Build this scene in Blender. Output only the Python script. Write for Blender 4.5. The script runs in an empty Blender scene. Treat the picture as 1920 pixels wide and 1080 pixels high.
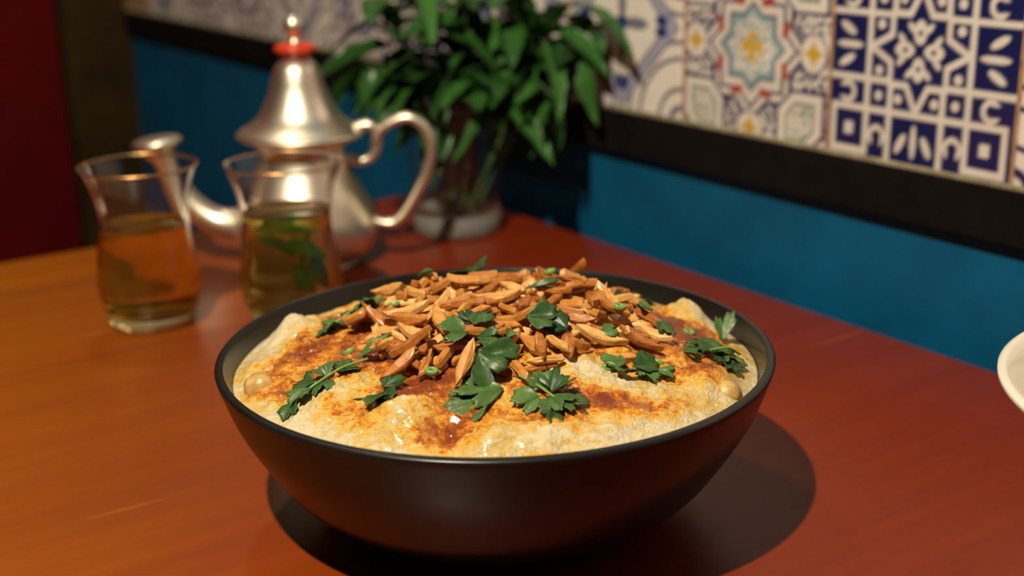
import bpy, math, random
import numpy as np
from mathutils import Vector, Matrix, noise as mnoise

R = math.radians
scene = bpy.context.scene
C = scene.collection

# ------------------------------------------------------------------ camera
cd = bpy.data.cameras.new('camera')
cam = bpy.data.objects.new('camera', cd); C.objects.link(cam)
cd.sensor_width = 36.0
cd.lens = 2450 * 36.0 / 1920
cd.clip_start = 0.01
cam.location = (0, 0, 0.2457)
cam.rotation_euler = (Matrix.Rotation(R(90 - 17.405), 4, 'X') @ Matrix.Rotation(R(-1.0), 4, 'Z')).to_euler()
cd.dof.use_dof = True
cd.dof.focus_distance = 0.475
cd.dof.aperture_fstop = 6.6
cd.dof.aperture_blades = 0
scene.camera = cam

# ------------------------------------------------------------------ world, lamps, exposure
w = bpy.data.worlds.new('world'); scene.world = w; w.use_nodes = True
w.node_tree.nodes['Background'].inputs[0].default_value = (1.0, 0.72, 0.45, 1)
w.node_tree.nodes['Background'].inputs[1].default_value = 0.013
scene.view_settings.view_transform = 'Standard'
scene.view_settings.look = 'None'
scene.view_settings.gamma = 1.0
scene.view_settings.use_curve_mapping = False
scene.view_settings.exposure = 0.12

def lamp(name, loc, power, color, radius):
    l = bpy.data.lights.new(name, 'POINT'); l.energy = power; l.color = color; l.shadow_soft_size = radius
    o = bpy.data.objects.new(name, l); C.objects.link(o); o.location = loc
    return o
lamp('ceiling_lamp', (-0.235, 0.054, 0.918), 58.0, (1.0, 0.855, 0.66), 0.012)      # main lamp, left of the camera
lamp('ceiling_lamp', (-0.33, 1.14, 1.05), 7.0, (1.0, 0.84, 0.62), 0.03)           # weaker lamp over the far end of the table

# ------------------------------------------------------------------ helpers
def tag(o, label=None, cat=None, group=None, kind=None):
    if label: o['label'] = label
    if cat: o['category'] = cat
    if group: o['group'] = group
    if kind: o['kind'] = kind
    return o

def empty(name, loc=(0, 0, 0), rz=0.0):
    o = bpy.data.objects.new(name, None); C.objects.link(o)
    o.location = loc; o.rotation_euler = (0, 0, rz); o.empty_display_size = 0.02
    return o

def mesh(name, verts, faces, mat, smooth=True):
    me = bpy.data.meshes.new(name)
    me.from_pydata([tuple(v) for v in verts], [], faces)
    if mat: me.materials.append(mat)
    if smooth: me.polygons.foreach_set('use_smooth', [True] * len(me.polygons))
    me.update()
    return me

def link(name, me, parent=None, loc=None, rot=None):
    o = bpy.data.objects.new(name, me); C.objects.link(o)
    if parent: o.parent = parent
    if loc is not None: o.location = loc
    if rot is not None: o.rotation_euler = rot
    return o

def obj(name, verts, faces, mat, parent=None, smooth=True):
    return link(name, mesh(name, verts, faces, mat, smooth), parent)

def lathe(prof, seg=64, close=False):
    """prof: list of (r, z) ; a point with r==0 becomes a pole"""
    V, F, rows = [], [], []
    for r, z in prof:
        if r <= 1e-7:
            rows.append([len(V)]); V.append((0, 0, z))
        else:
            rows.append(list(range(len(V), len(V) + seg)))
            V += [(r * math.cos(2 * math.pi * k / seg), r * math.sin(2 * math.pi * k / seg), z) for k in range(seg)]
    pairs = list(zip(rows[:-1], rows[1:]))
    if close: pairs.append((rows[-1], rows[0]))
    for a, b in pairs:
        for k in range(seg):
            k2 = (k + 1) % seg
            if len(a) == 1 and len(b) == 1: continue
            if len(a) == 1: F.append((a[0], b[k2], b[k]))
            elif len(b) == 1: F.append((a[k], a[k2], b[0]))
            else: F.append((a[k], a[k2], b[k2], b[k]))
    return V, F

def smooth_curve(pts, n=8):
    """Catmull-Rom through tuples of any length"""
    P = [np.array(p, float) for p in pts]
    P = [2 * P[0] - P[1]] + P + [2 * P[-1] - P[-2]]
    out = []
    for i in range(1, len(P) - 2):
        for k in range(n):
            t = k / n
            a, b, c, d = P[i - 1], P[i], P[i + 1], P[i + 2]
            out.append(0.5 * (2 * b + (c - a) * t + (2 * a - 5 * b + 4 * c - d) * t * t + (3 * b - a - 3 * c + d) * t ** 3))
    out.append(P[-2])
    return out

def tube(path, radii, seg=12, flat=1.0, cap=True, side=None):
    """round tube; flat squeezes the section along the second frame axis"""
    V, F = [], []
    n = len(path); path = [Vector(p[:3]) for p in path]
    prev = None
    for i, p in enumerate(path):
        t = (path[min(i + 1, n - 1)] - path[max(i - 1, 0)]).normalized()
        if prev is None:
            s = Vector(side) if side else (Vector((0, 0, 1)).cross(t) if abs(t.z) < .95 else Vector((1, 0, 0)))
        else:
            s = prev
        s = (s - t * s.dot(t)).normalized(); prev = s
        u = t.cross(s)
        r = radii[i] if hasattr(radii, '__len__') else radii
        for k in range(seg):
            a = 2 * math.pi * k / seg
            V.append(p + s * (r * math.cos(a)) + u * (r * flat * math.sin(a)))
    for i in range(n - 1):
        for k in range(seg):
            k2 = (k + 1) % seg
            F.append((i * seg + k, i * seg + k2, (i + 1) * seg + k2, (i + 1) * seg + k))
    if cap:
        F.append(tuple(range(seg - 1, -1, -1))); F.append(tuple(range((n - 1) * seg, n * seg)))
    return V, F

def box(x0, x1, y0, y1, z0, z1):
    V = [(x, y, z) for z in (z0, z1) for y in (y0, y1) for x in (x0, x1)]
    return V, [(0, 2, 3, 1), (4, 5, 7, 6), (0, 1, 5, 4), (2, 6, 7, 3), (0, 4, 6, 2), (1, 3, 7, 5)]

def bevel_box(x0, x1, y0, y1, z0, z1, b):
    """box with chamfered top and bottom edges and corners"""
    V, F = [], []
    rings = [(b, z0), (0, z0 + b), (0, z1 - b), (b * .3, z1 - b * .3), (b, z1)]
    for ins, z in rings:
        V += [(x0 + ins, y0 + ins, z), (x1 - ins, y0 + ins, z), (x1 - ins, y1 - ins, z), (x0 + ins, y1 - ins, z)]
    for i in range(len(rings) - 1):
        for k in range(4):
            k2 = (k + 1) % 4
            F.append((i * 4 + k, i * 4 + k2, i * 4 + 4 + k2, i * 4 + 4 + k))
    F.append((3, 2, 1, 0)); n = (len(rings) - 1) * 4; F.append((n, n + 1, n + 2, n + 3))
    return V, F

# ------------------------------------------------------------------ materials
class M:
    """tiny node helper"""
    def __init__(s, name, **k):
        s.m = bpy.data.materials.new(name); s.m.use_nodes = True
        s.t = s.m.node_tree; s.n = s.t.nodes; s.l = s.t.links
        s.b = s.n['Principled BSDF']; s.out = s.n['Material Output']
        s.set(**k)
    def set(s, **k):
        names = dict(col='Base Color', rough='Roughness', metal='Metallic', spec='Specular IOR Level', coat='Coat Weight',
                     coatr='Coat Roughness', trans='Transmission Weight', ior='IOR', sss='Subsurface Weight', sssr='Subsurface Radius', ssss='Subsurface Scale')
        for a, v in k.items():
            if a in ('col',): v = (*v, 1)
            s.b.inputs[names[a]].default_value = v
    def node(s, typ, **k):
        nd = s.n.new(typ)
        for a, v in k.items():
            if a.startswith('i_'):
                key = a[2:]; key = int(key) if key.isdigit() else key.replace('_', ' ')
                nd.inputs[key].default_value = v
            else: setattr(nd, a, v)
        return nd
    def to(s, a, b): s.l.new(a, b)
    def coords(s, kind='Object', scale=(1, 1, 1), rot=(0, 0, 0)):
        tc = s.node('ShaderNodeTexCoord'); mp = s.node('ShaderNodeMapping')
        mp.inputs['Scale'].default_value = scale; mp.inputs['Rotation'].default_value = rot
        s.to(tc.outputs[kind], mp.inputs[0]); return mp.outputs[0]
    def noise(s, vec, scale=5., detail=4., rough=.55, dist=0.):
        n = s.node('ShaderNodeTexNoise'); n.inputs['Scale'].default_value = scale; n.inputs['Detail'].default_value = detail
        n.inputs['Roughness'].default_value = rough; n.inputs['Distortion'].default_value = dist
        if vec is not None: s.to(vec, n.inputs['Vector'])
        return n.outputs['Fac']
    def ramp(s, fac, stops):
        r = s.node('ShaderNodeValToRGB'); e = r.color_ramp.elements
        while len(e) < len(stops): e.new(.5)
        for k, (p, c) in enumerate(stops):
            e[k].position = p; e[k].color = (*c, 1) if len(c) == 3 else c
        s.to(fac, r.inputs[0]); return r.outputs[0]
    def math(s, op, a, b=None, c=None):
        n = s.node('ShaderNodeMath', operation=op)
        for k, v in enumerate((a, b, c)):
            if v is None: continue
            if isinstance(v, (int, float)): n.inputs[k].default_value = v
            else: s.to(v, n.inputs[k])
        return n.outputs[0]
    def mix(s, fac, a, b, mode='MIX'):
        n = s.node('ShaderNodeMix', data_type='RGBA', blend_type=mode)
        for k, v in ((0, fac), (6, a), (7, b)):
            if isinstance(v, (int, float)): n.inputs[k].default_value = v
            elif isinstance(v, tuple): n.inputs[k].default_value = (*v, 1)
            else: s.to(v, n.inputs[k])
        return n.outputs[2]
    def bump(s, h, strength=.3, dist=.001):
        n = s.node('ShaderNodeBump'); n.inputs['Strength'].default_value = strength; n.inputs['Distance'].default_value = dist
        s.to(h, n.inputs['Height']); s.to(n.outputs[0], s.b.inputs['Normal'])
    def color(s, c): s.to(c, s.b.inputs['Base Color'])

def mat_wood(name, tone=1.0):
    m = M(name, rough=.34, coat=.08, coatr=.2, spec=.35)
    v = m.coords('Object', (26, 1.6, 26))
    g1 = m.noise(v, 1.0, 6, .62, .6)
    v2 = m.coords('Object', (150, 5, 150)); g2 = m.noise(v2, 1.0, 4, .6)
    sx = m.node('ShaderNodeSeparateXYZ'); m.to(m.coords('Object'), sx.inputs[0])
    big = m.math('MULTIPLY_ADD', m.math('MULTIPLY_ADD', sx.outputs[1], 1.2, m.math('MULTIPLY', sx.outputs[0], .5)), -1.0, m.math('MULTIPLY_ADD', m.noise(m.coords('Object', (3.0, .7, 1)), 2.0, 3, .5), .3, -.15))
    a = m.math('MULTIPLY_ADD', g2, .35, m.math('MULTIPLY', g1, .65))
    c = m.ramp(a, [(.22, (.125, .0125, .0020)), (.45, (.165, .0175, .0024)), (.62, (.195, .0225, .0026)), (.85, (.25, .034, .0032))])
    c2 = m.mix(m.ramp(big, [(.28, (0, 0, 0)), (.60, (1, 1, 1))]), c, m.mix(1.0, c, (1.55, 3.9, 1.2), 'MULTIPLY'))  # warm lamp glare painted into the wood colour: orange towards the left front
    # a few long pale scratches
    sc = m.noise(m.coords('Object', (46, 3.4, 46)), 1.0, 2, .5, 1.0)
    sm = m.ramp(sc, [(.71, (0, 0, 0)), (.75, (1, 1, 1))])
    m.color(m.mix(m.math('MULTIPLY', sm, .55), c2, (.62, .20, .045)))
    m.bump(a, .12, .0006)
    m.to(m.ramp(g1, [(.3, (.42,) * 3), (.7, (.30,) * 3)]), m.b.inputs['Roughness'])
    return m.m

def mat_plain(name, col, rough=.5, nscale=30, amt=.18, bump=.1, bdist=.001, **k):
    m = M(name, rough=rough, **k)
    n = m.noise(m.coords('Object'), nscale, 5, .6)
    lo = tuple(c * (1 - amt) for c in col); hi = tuple(min(1, c * (1 + amt)) for c in col)
    m.color(m.ramp(n, [(.3, lo), (.7, hi)]))
    if bump: m.bump(n, bump, bdist)
    return m.m

def mat_food():
    m = M('yogurt_sauce', rough=.32, coat=.5, coatr=.10, sss=.10, ssss=.003, sssr=(1, .5, .2))
    at = m.node('ShaderNodeAttribute', attribute_name='oil').outputs['Fac']
    co = m.coords('Object')
    n1 = m.noise(co, 95, 7, .70, .6)
    n2 = m.noise(co, 420, 5, .70, .4)
    n3 = m.noise(m.coords('Object', (1, 2.0, 1), (0, 0, .35)), 170, 6, .72, .8)
    f = m.math('ADD', at, m.math('MULTIPLY_ADD', n1, 1.9, -.95))
    f = m.math('ADD', f, m.math('MULTIPLY_ADD', n3, 1.5, -.75))
    f = m.math('ADD', f, m.math('MULTIPLY_ADD', n2, 1.3, -.65))
    f = m.math('MULTIPLY_ADD', f, .80, .17)
    c = m.ramp(f, [(.02, (.82, .70, .43)), (.15, (.76, .59, .28)), (.30, (.78, .54, .16)), (.44, (.84, .50, .075)), (.57, (.80, .33, .022)), (.73, (.56, .155, .011)), (.97, (.25, .044, .005))])
    sp = m.ramp(m.noise(co, 1100, 3, .6), [(.60, (0, 0, 0)), (.68, (1, 1, 1))])
    m.color(m.mix(m.math('MULTIPLY', sp, .42), c, (.30, .11, .03)))
    m.to(m.ramp(f, [(.25, (.48,) * 3), (.6, (.20,) * 3)]), m.b.inputs['Roughness'])
    h = m.math('ADD', m.noise(co, 330, 6, .70), m.math('MULTIPLY', m.noise(co, 1200, 4, .65), .30))
    m.bump(h, 1.0, .0021)
    return m.m

def mat_almond():
    m = M('toasted_almond', rough=.38, coat=.3, coatr=.18, spec=.45, sss=.05, ssss=.002)
    oi = m.node('ShaderNodeObjectInfo').outputs['Random']
    co = m.coords('Object')
    n = m.noise(co, 160, 5, .65, .5)
    f = m.math('ADD', m.math('MULTIPLY', oi, .55), m.math('MULTIPLY', n, .55))
    c = m.ramp(f, [(.18, (.22, .055, .008)), (.40, (.42, .150, .024)), (.62, (.58, .27, .058)), (.88, (.78, .50, .19))])
    sp = m.ramp(m.noise(co, 1500, 2, .5), [(.64, (0, 0, 0)), (.70, (1, 1, 1))])
    m.color(m.mix(m.math('MULTIPLY', sp, .5), c, (.20, .055, .012)))
    m.bump(n, .35, .0006)
    return m.m

def mat_leaf(name, lo, hi, rough=.34, scale=180):
    m = M(name, rough=rough, coat=.05, coatr=.25, spec=.35)
    oi = m.node('ShaderNodeObjectInfo').outputs['Random']
    n = m.noise(m.coords('Object'), scale, 4, .6)
    f = m.math('MULTIPLY_ADD', oi, .45, m.math('MULTIPLY', n, .6))
    c = m.ramp(f, [(.25, lo), (.85, hi)])
    m.color(c); m.bump(n, .4, .0007)
    tr = m.node('ShaderNodeBsdfTranslucent'); m.to(c, tr.inputs[0])
    mx = m.node('ShaderNodeMixShader'); mx.inputs[0].default_value = .22
    m.to(m.b.outputs[0], mx.inputs[1]); m.to(tr.outputs[0], mx.inputs[2]); m.to(mx.outputs[0], m.out.inputs['Surface'])
    return m.m

def mat_glass(name, col=(1, 1, 1), ior=1.45, rough=0.0, trans=1.0):
    return M(name, col=col, rough=rough, trans=trans, ior=ior).m

def mat_thin_glass(name):
    m = M(name)
    tr = m.node('ShaderNodeBsdfTransparent'); tr.inputs[0].default_value = (.975, .98, .97, 1)
    gl = m.node('ShaderNodeBsdfGlossy'); gl.inputs['Roughness'].default_value = .03
    lw = m.node('ShaderNodeLayerWeight'); fc = m.math('MULTIPLY_ADD', m.math('POWER', lw.outputs['Facing'], 4.0), .45, .045)
    mx = m.node('ShaderNodeMixShader'); m.to(fc, mx.inputs[0]); m.to(tr.outputs[0], mx.inputs[1]); m.to(gl.outputs[0], mx.inputs[2])
    m.to(mx.outputs[0], m.out.inputs['Surface']); return m.m

def mat_tile():
    m = M('tile_glaze', rough=.16, coat=.2, coatr=.1)
    a = m.node('ShaderNodeAttribute', attribute_name='print').outputs['Color']
    n = m.noise(m.coords('Object'), 45, 4, .6)
    m.color(m.mix(.55, a, m.mix(1.0, a, m.ramp(n, [(.3, (.80, .76, .70)), (.7, (1, 1, 1))]), 'MULTIPLY')))
    m.bump(n, .15, .0008)
    return m.m

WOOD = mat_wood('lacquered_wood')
BLUE = mat_plain('blue_wall_paint', (.0015, .088, .190), .5, 14, .22, .25, .0015, spec=.25)
RED = mat_plain('red_wall_paint', (.085, .0015, .0025), .7, 9, .2, .1, spec=.08)
BROWN = mat_plain('dark_brown_timber', (.030, .018, .005), .6, 20, .3, .2, spec=.1)
BLACK = mat_plain('black_rail_paint', (.006, .0055, .005), .6, 40, .3, .2, spec=.12)
GROUT = mat_plain('tile_grout', (.36, .20, .085), .85, 120, .4, .4)
SEAL = mat_plain('sealant', (.23, .20, .12), .6, 60, .5, .3)
FLOOR = mat_plain('floor_boards', (.06, .03, .015), .5, 8, .3)
TILE = mat_tile()
CERAMIC = mat_plain('black_stoneware', (.0075, .007, .006), .30, 60, .25, .06, .0004, spec=.42)
WHITE = mat_plain('white_porcelain', (.72, .68, .56), .25, 20, .04, 0, coat=.4, coatr=.1)
FOOD = mat_food()
ALMOND = mat_almond()
PARSLEY = mat_leaf('parsley_leaf', (.008, .048, .010), (.120, .225, .055), .40)
PARSLEY_STEM = mat_plain('parsley_stem', (.16, .30, .07), .35, 200, .25, .1)
MINT = mat_leaf('mint_leaf', (.014, .060, .010), (.065, .215, .040), .32, 70)
MINT_STEM = mat_plain('mint_stem', (.07, .13, .03), .4, 100, .3, .1)
CHICK = mat_plain('chickpea_skin', (.55, .34, .11), .34, 260, .35, .5, .0010, coat=.3)
GLASS = mat_glass('clear_glass')
GLASS_THIN = mat_thin_glass('thin_clear_glass')
GLASS_BASE = mat_glass('thick_glass', (.93, .93, .84), 1.45, .05, .80)
TEA_BASE = mat_glass('thick_glass_lit_yellow', (.95, .87, .48), 1.45, .05, .76)  # yellow colour stands in for caustic light gathered in the clear glass bottom
TEA = mat_glass('amber_tea', (.96, .64, .09), 1.33, 0.0, .965)
TEA_GREEN = mat_glass('mint_tea', (.88, .76, .18), 1.33, 0.0, .97)
GILT = M('gilt_rim', col=(.72, .43, .16), metal=1.0, rough=.3).m
SILVER = mat_plain('tarnished_silver', (.86, .78, .62), .40, 35, .14, .08, .0006, metal=1.0)
REDWAX = mat_plain('red_enamel', (.62, .045, .015), .30, 60, .2, .05)

# ------------------------------------------------------------------ the setting, in the frame of the tiled wall
WALL_RZ = R(-55.3)                       # local x runs along the wall, local y into it
WALL_O = Vector((0.1200, 0.8487, 0.0))   # table-top level is z = 0
def wall_frame(name, me):
    o = link(name, me); o.location = WALL_O; o.rotation_euler = (0, 0, WALL_RZ); return o
CORNER = -1.115
v, f = box(CORNER - .12, 1.5, .004, .12, -.75, 1.5)
wall = wall_frame('wall_back', mesh('wall_back', v, f, BLUE, False)); tag(wall, kind='structure')
v, f = box(CORNER, 1.5, -.0005, .006, .088, .088 + .124 * 3)
link('grout', mesh('grout', v, f, GROUT, False), wall)
v, f = bevel_box(CORNER, 1.5, -.004, .006, .0600, .0905, .0012)
v2, f2 = bevel_box(CORNER, 1.5, -.0035, .004, .0890, .0925, .0008)
rail = wall_frame('trim_1', mesh('trim_1', v, f, BLACK, False)); tag(rail, kind='structure')
link('sealant_bead', mesh('sealant_bead', v2, f2, SEAL, False), wall)
v, f = box(CORNER - .12, CORNER, -1.8, .004, -.75, 1.5)
wl = wall_frame('wall_left', mesh('wall_left', v, f, RED, False)); tag(wl, kind='structure')
v, f = bevel_box(CORNER - .001, CORNER + .03, -.085, .004, -.75, 1.5, .002)
po = wall_frame('trim_2', mesh('trim_2', v, f, BROWN, False)); tag(po, kind='structure')
v, f = box(-3, 2.5, -3, .2, -.80, -.75)
fl = wall_frame('floor', mesh('floor', v, f, FLOOR, False)); tag(fl, kind='structure')

# ---- painted tiles: the print is a colour layer on the glazed face, the tile itself is a pillowed slab
NT = 150
g = (np.arange(NT * 2) + .5) / (NT * 2)
U, Vv = np.meshgrid(g, g, indexing='xy')
A_, B_ = np.abs(U - .5), np.abs(Vv - .5)
P_, Q_ = np.maximum(A_, B_), np.minimum(A_, B_)
def seg(px, py, x0, y0, x1, y1):
    dx, dy = x1 - x0, y1 - y0
    t = np.clip(((px - x0) * dx + (py - y0) * dy) / (dx * dx + dy * dy), 0, 1)
    return np.hypot(px - x0 - t * dx, py - y0 - t * dy)
def ell(px, py, cx, cy, ax, ay, rot=0):
    c, s = math.cos(rot), math.sin(rot); x, y = px - cx, py - cy
    return np.hypot((x * c + y * s) / ax, (-x * s + y * c) / ay)
NAVY = np.array([.010, .014, .085]); CREAM = np.array([.70, .66, .60]); GREY = np.array([.30, .31, .40])
YEL = np.array([.55, .36, .03]); REDP = np.array([.36, .035, .025]); TURQ = np.array([.20, .36, .38]); GREEN = np.array([.16, .27, .19])
def paint(img, mask, col): img[mask] = col
def design_lattice():
    B2 = np.abs(Vv - .525) * .96; p, q = np.maximum(A_, B2), np.minimum(A_, B2)
    im = np.tile(NAVY, U.shape + (1,)).astype(float)
    wht = np.zeros(U.shape, bool)
    wht |= (np.abs(p - .272) < .0150)
    wht |= (np.abs(q - .272) < .0150) & (p > .272) & (p < .475)
    wht |= (np.abs(q - .142) < .0140) & (p > .142)
    wht |= (np.abs(p - .462) < .0150) & (q > .26) & (q < .477)
    wht |= np.maximum(np.abs(p - .368), np.abs(q - .368)) < .026
    star = (np.maximum(p, q) < .145) | ((q < .062 * (1 - (p - .15) / .115)) & (p < .265))
    wht &= ~star
    wht |= seg(p, q, .262, 0, .150, .058) < .0140
    wht |= seg(p, q, .150, .058, .150, .150) < .0140
    for c in ((.212, .098), (.207, .207)): wht |= np.hypot(p - c[0], q - c[1]) < .021
    ring = np.hypot(p - .385, q - .207); wht |= (ring < .050) & (ring > .026) & ~((p > .40) & (np.abs(q - .207) < .022))
    wht |= ell(p, q, .385, 0, .075, .016) < 1
    wht |= ell(p, q, .40, .070, .050, .018, .5) < 1
    wht |= ell(p, q, .078, 0, .052, .034) < 1
    wht |= ell(p, q, .095, .045, .03, .014, .8) < 1
    wht &= ~(np.hypot(p - .075, q) < .012)
    paint(im, wht, CREAM); return im
def design_star():
    B2 = np.abs(Vv - .455); p, q = np.maximum(A_, B2), np.minimum(A_, B2)
    im = np.tile(CREAM * .95, U.shape + (1,)).astype(float)
    dg = (p + q) / math.sqrt(2)
    st = np.minimum(p, dg) - .175                       # eight-pointed star: square joined with diamond
    blot = np.sin(U * 61 + 3 * np.sin(Vv * 47)) * np.sin(Vv * 57 + 2 * np.sin(U * 39))
    INK = NAVY * 1.1 + .012
    paint(im, (st > .085) & (blot > .15), INK)
    paint(im, np.abs(st - .092) < .012, INK)
    paint(im, np.abs(st - .038) < .009, INK); paint(im, np.abs(st + .022) < .008, INK)
    paint(im, np.abs(st + .040) < .013, TURQ)
    paint(im, (st < -.055) & (blot > .45), TURQ * .9)
    paint(im, (st < -.055) & (blot < -.62), GREY)
    paint(im, ell(p, q, .03, .0, .055, .020, .5) < 1, YEL)
    paint(im, ell(p, q, .224, .100, .021, .046, -.35) < 1, REDP)
    hx = np.maximum(np.maximum(np.abs(p - .335), np.abs(q - .335)), np.abs(p + q - .67) / 1.35)
    paint(im, hx < .158, INK); paint(im, hx < .140, CREAM * 1.03); paint(im, hx < .096, GREEN * .75); paint(im, hx < .084, CREAM * .88)
    paint(im, (hx < .080) & (blot > .35), GREEN * 1.2)
    cr = np.sqrt(np.abs(p - .405) / .082) + np.sqrt(np.abs(q) / .082)
    em = ell(p, q, .405, 0, .088, .100)
    paint(im, em < 1, INK); paint(im, em < .90, CREAM * 1.02); paint(im, cr < 1.08, YEL)
    return im
def design_arcs(line=GREY * .55, fill=GREY * 1.15):
    im = np.tile(CREAM * 1.05, U.shape + (1,)).astype(float); p, q = P_, Q_
    r = np.hypot(.5 - p, .5 - q); dd = (p + q)
    paint(im, (r < .33) & (r > .20), CREAM * 1.12)
    for rr in (.18, .34, .43): paint(im, np.abs(r - rr) < .013, line)
    paint(im, np.abs(dd - .42) < .05, fill); paint(im, np.abs(np.abs(dd - .42) - .05) < .010, line)
    paint(im, ell(p, q, .12, 0, .10, .035) < 1, line); paint(im, ell(p, q, .33, .03, .05, .03) < 1, NAVY * 2)
    paint(im, (r < .10), line); paint(im, (r < .06), CREAM)
    paint(im, np.hypot(p, q) < .045, NAVY * 2)
    return im
def design_floral():
    im = np.tile(CREAM * .98, U.shape + (1,)).astype(float); p, q = P_, Q_
    f = np.sin(U * 33 + 2.2 * np.sin(Vv * 25 + 1)) + np.sin(Vv * 31 + 2.0 * np.sin(U * 27))
    paint(im, f > .75, np.array([.17, .14, .25])); paint(im, f < -1.25, np.array([.34, .27, .33]))
    paint(im, np.abs(np.hypot(p, q) - .30) < .03, np.array([.22, .19, .30]))
    paint(im, ell(p, q, .15, 0, .12, .05) < 1, CREAM * 1.1)
    return im
TS, TH = .1226, .007
def tile_mesh(name, im):
    im = im.reshape(NT, 2, NT, 2, 3).mean(axis=(1, 3))
    n = NT + 1
    x = np.linspace(0, 1, n); X, Z = np.meshgrid(x, x, indexing='xy')
    e = np.minimum(np.minimum(X, 1 - X), np.minimum(Z, 1 - Z)) * TS
    y = np.where(e < .0025, (1 - e / .0025) ** 2 * .0016, 0.0) - .0015
    V = np.stack([(X - .5) * TS, y, Z * TS], -1).reshape(-1, 3)
    # jitter-free face grid
    i = np.arange(n * n).reshape(n, n)
    F = np.stack([i[:-1, :-1], i[:-1, 1:], i[1:, 1:], i[1:, :-1]], -1).reshape(-1, 4)
    bd = list(i[0, :]) + list(i[1:, -1]) + list(i[-1, -2::-1]) + list(i[-2:0:-1, 0])
    back = V[bd].copy(); back[:, 1] = TH
    k0 = len(V); m = len(bd)
    faces = F.tolist() + [[bd[(k + 1) % m], bd[k], k0 + k, k0 + (k + 1) % m] for k in range(m)]
    V = np.vstack([V, back])
    me = bpy.data.meshes.new(name)
    me.from_pydata(V.tolist(), [], faces); me.materials.append(TILE)
    me.polygons.foreach_set('use_smooth', [True] * len(me.polygons))
    col = np.full((len(faces), 3), .4)
    col[:NT * NT] = im.reshape(-1, 3)
    ca = me.color_attributes.new('print', 'FLOAT_COLOR', 'POINT')
    pc = np.full((len(V), 4), 1.0); pc[:, :3] = .45
    ip = np.pad(im, ((0, 1), (0, 1), (0, 0)), 'edge')
    ip[1:, 1:] = (ip[1:, 1:] + ip[:-1, :-1]) / 2
    pc[:n * n, :3] = ip.reshape(-1, 3)
    ca.data.foreach_set('color', pc.ravel())
    me.update(); return me
T_LAT, T_STAR = tile_mesh('tile', design_lattice()), tile_mesh('tile', design_star())
T_ARC, T_FLO = tile_mesh('tile', design_arcs()), tile_mesh('tile', design_floral())
T_EDGE = tile_mesh('tile', design_arcs(NAVY, CREAM * 1.02))
TP = .124
# tile k is centred at x = .177 - k * pitch (k = 0 is the blue lattice tile)
order = {-3: T_STAR, -2: T_LAT, -1: T_EDGE, 0: T_LAT, 1: T_STAR, 2: T_ARC, 3: T_ARC, 4: T_LAT, 5: T_FLO, 6: T_ARC, 7: T_FLO, 8: T_FLO, 9: T_ARC, 10: T_FLO}
rowsh = {0: 0, 1: 5, 2: 2}
for row in range(2):
    for k in range(-3, 11):
        me = order[k] if row == 0 else order[(k + 3 + 5) % 14 - 3]
        x = .1772 - k * TP
        if x - TS / 2 < CORNER: continue
        t = link('tile', me, wall, (x, 0, .0895 + row * TP))

# ------------------------------------------------------------------ table
tb = empty('dining_table', (WALL_O.x, WALL_O.y, -.75), WALL_RZ)
tag(tb, 'reddish-brown lacquered wooden dining table standing against the blue tiled wall', 'table')
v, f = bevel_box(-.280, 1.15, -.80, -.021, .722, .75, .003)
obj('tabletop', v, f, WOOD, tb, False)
v, f = bevel_box(-.22, 1.09, -.74, -.08, .64, .7225, .002)
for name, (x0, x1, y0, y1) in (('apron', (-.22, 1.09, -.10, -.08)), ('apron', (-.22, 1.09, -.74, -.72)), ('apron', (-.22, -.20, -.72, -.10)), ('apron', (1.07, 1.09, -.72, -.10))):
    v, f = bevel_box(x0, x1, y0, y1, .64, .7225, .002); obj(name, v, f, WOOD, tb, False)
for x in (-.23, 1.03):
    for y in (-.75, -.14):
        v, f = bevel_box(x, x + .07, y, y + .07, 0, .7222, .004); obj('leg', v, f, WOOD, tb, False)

# ------------------------------------------------------------------ bowl
BX, BY = -.00705, .49132
bowl_prof = smooth_curve([(.0001, .0), (.046, .0), (.050, .0015), (.066, .0065), (.0835, .0180), (.0940, .032), (.1030, .0475), (.1088, .0630), (.1100, .0672)], 5)
bowl_prof = bowl_prof + smooth_curve([(.1092, .0681), (.1072, .0681), (.1062, .0668), (.1010, .0535), (.0905, .034), (.0720, .0165), (.040, .0105), (.0001, .0100)], 4)
prof = [(0 if p[0] < .0005 else p[0], p[1]) for p in bowl_prof]
v, f = lathe(prof, 160)
bowl = obj('serving_bowl', v, f, CERAMIC); bowl.location = (BX, BY, 0)
tag(bowl, 'large black stoneware bowl holding the chickpea dish in the foreground', 'bowl')

# ------------------------------------------------------------------ the dish: a domed, lumpy yogurt surface
lumps = [(-.0860, .028, .0085, .0095), (-.030, -.0735, .0075, .0105), (-.0165, -.0800, -.0050, .0060), (.0815, -.041, .0065, .0115),
         (.0840, .0400, .0095, .0085), (.014, -.086, .0040, .0090), (.038, -.086, .0030, .0120), (-.047, -.078, .0030, .0090),
         (-.066, -.056, .0035, .0090), (-.058, -.036, .0030, .0110), (.058, -.062, .0030, .0150), (.064, -.020, .0030, .0120), (.030, -.048, .0035, .0160),
         (.0500, .030, .0040, .012), (-.074, .004, .0030, .010), (-.0950, -.006, .0030, .007), (.0700, .020, .0030, .010), (-.002, -.090, .0035, .007), (.046, -.028, .0035, .006),
         (.0700, -.040, .0020, .007), (-.040, -.010, .0030, .010)]
rng = random.Random(5)
for k in range(46):
    a, r = rng.uniform(0, 6.283), .092 * math.sqrt(rng.random())
    lumps.append((r * math.cos(a), r * math.sin(a), rng.uniform(.0006, .0024), rng.uniform(.0035, .0075)))
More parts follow.
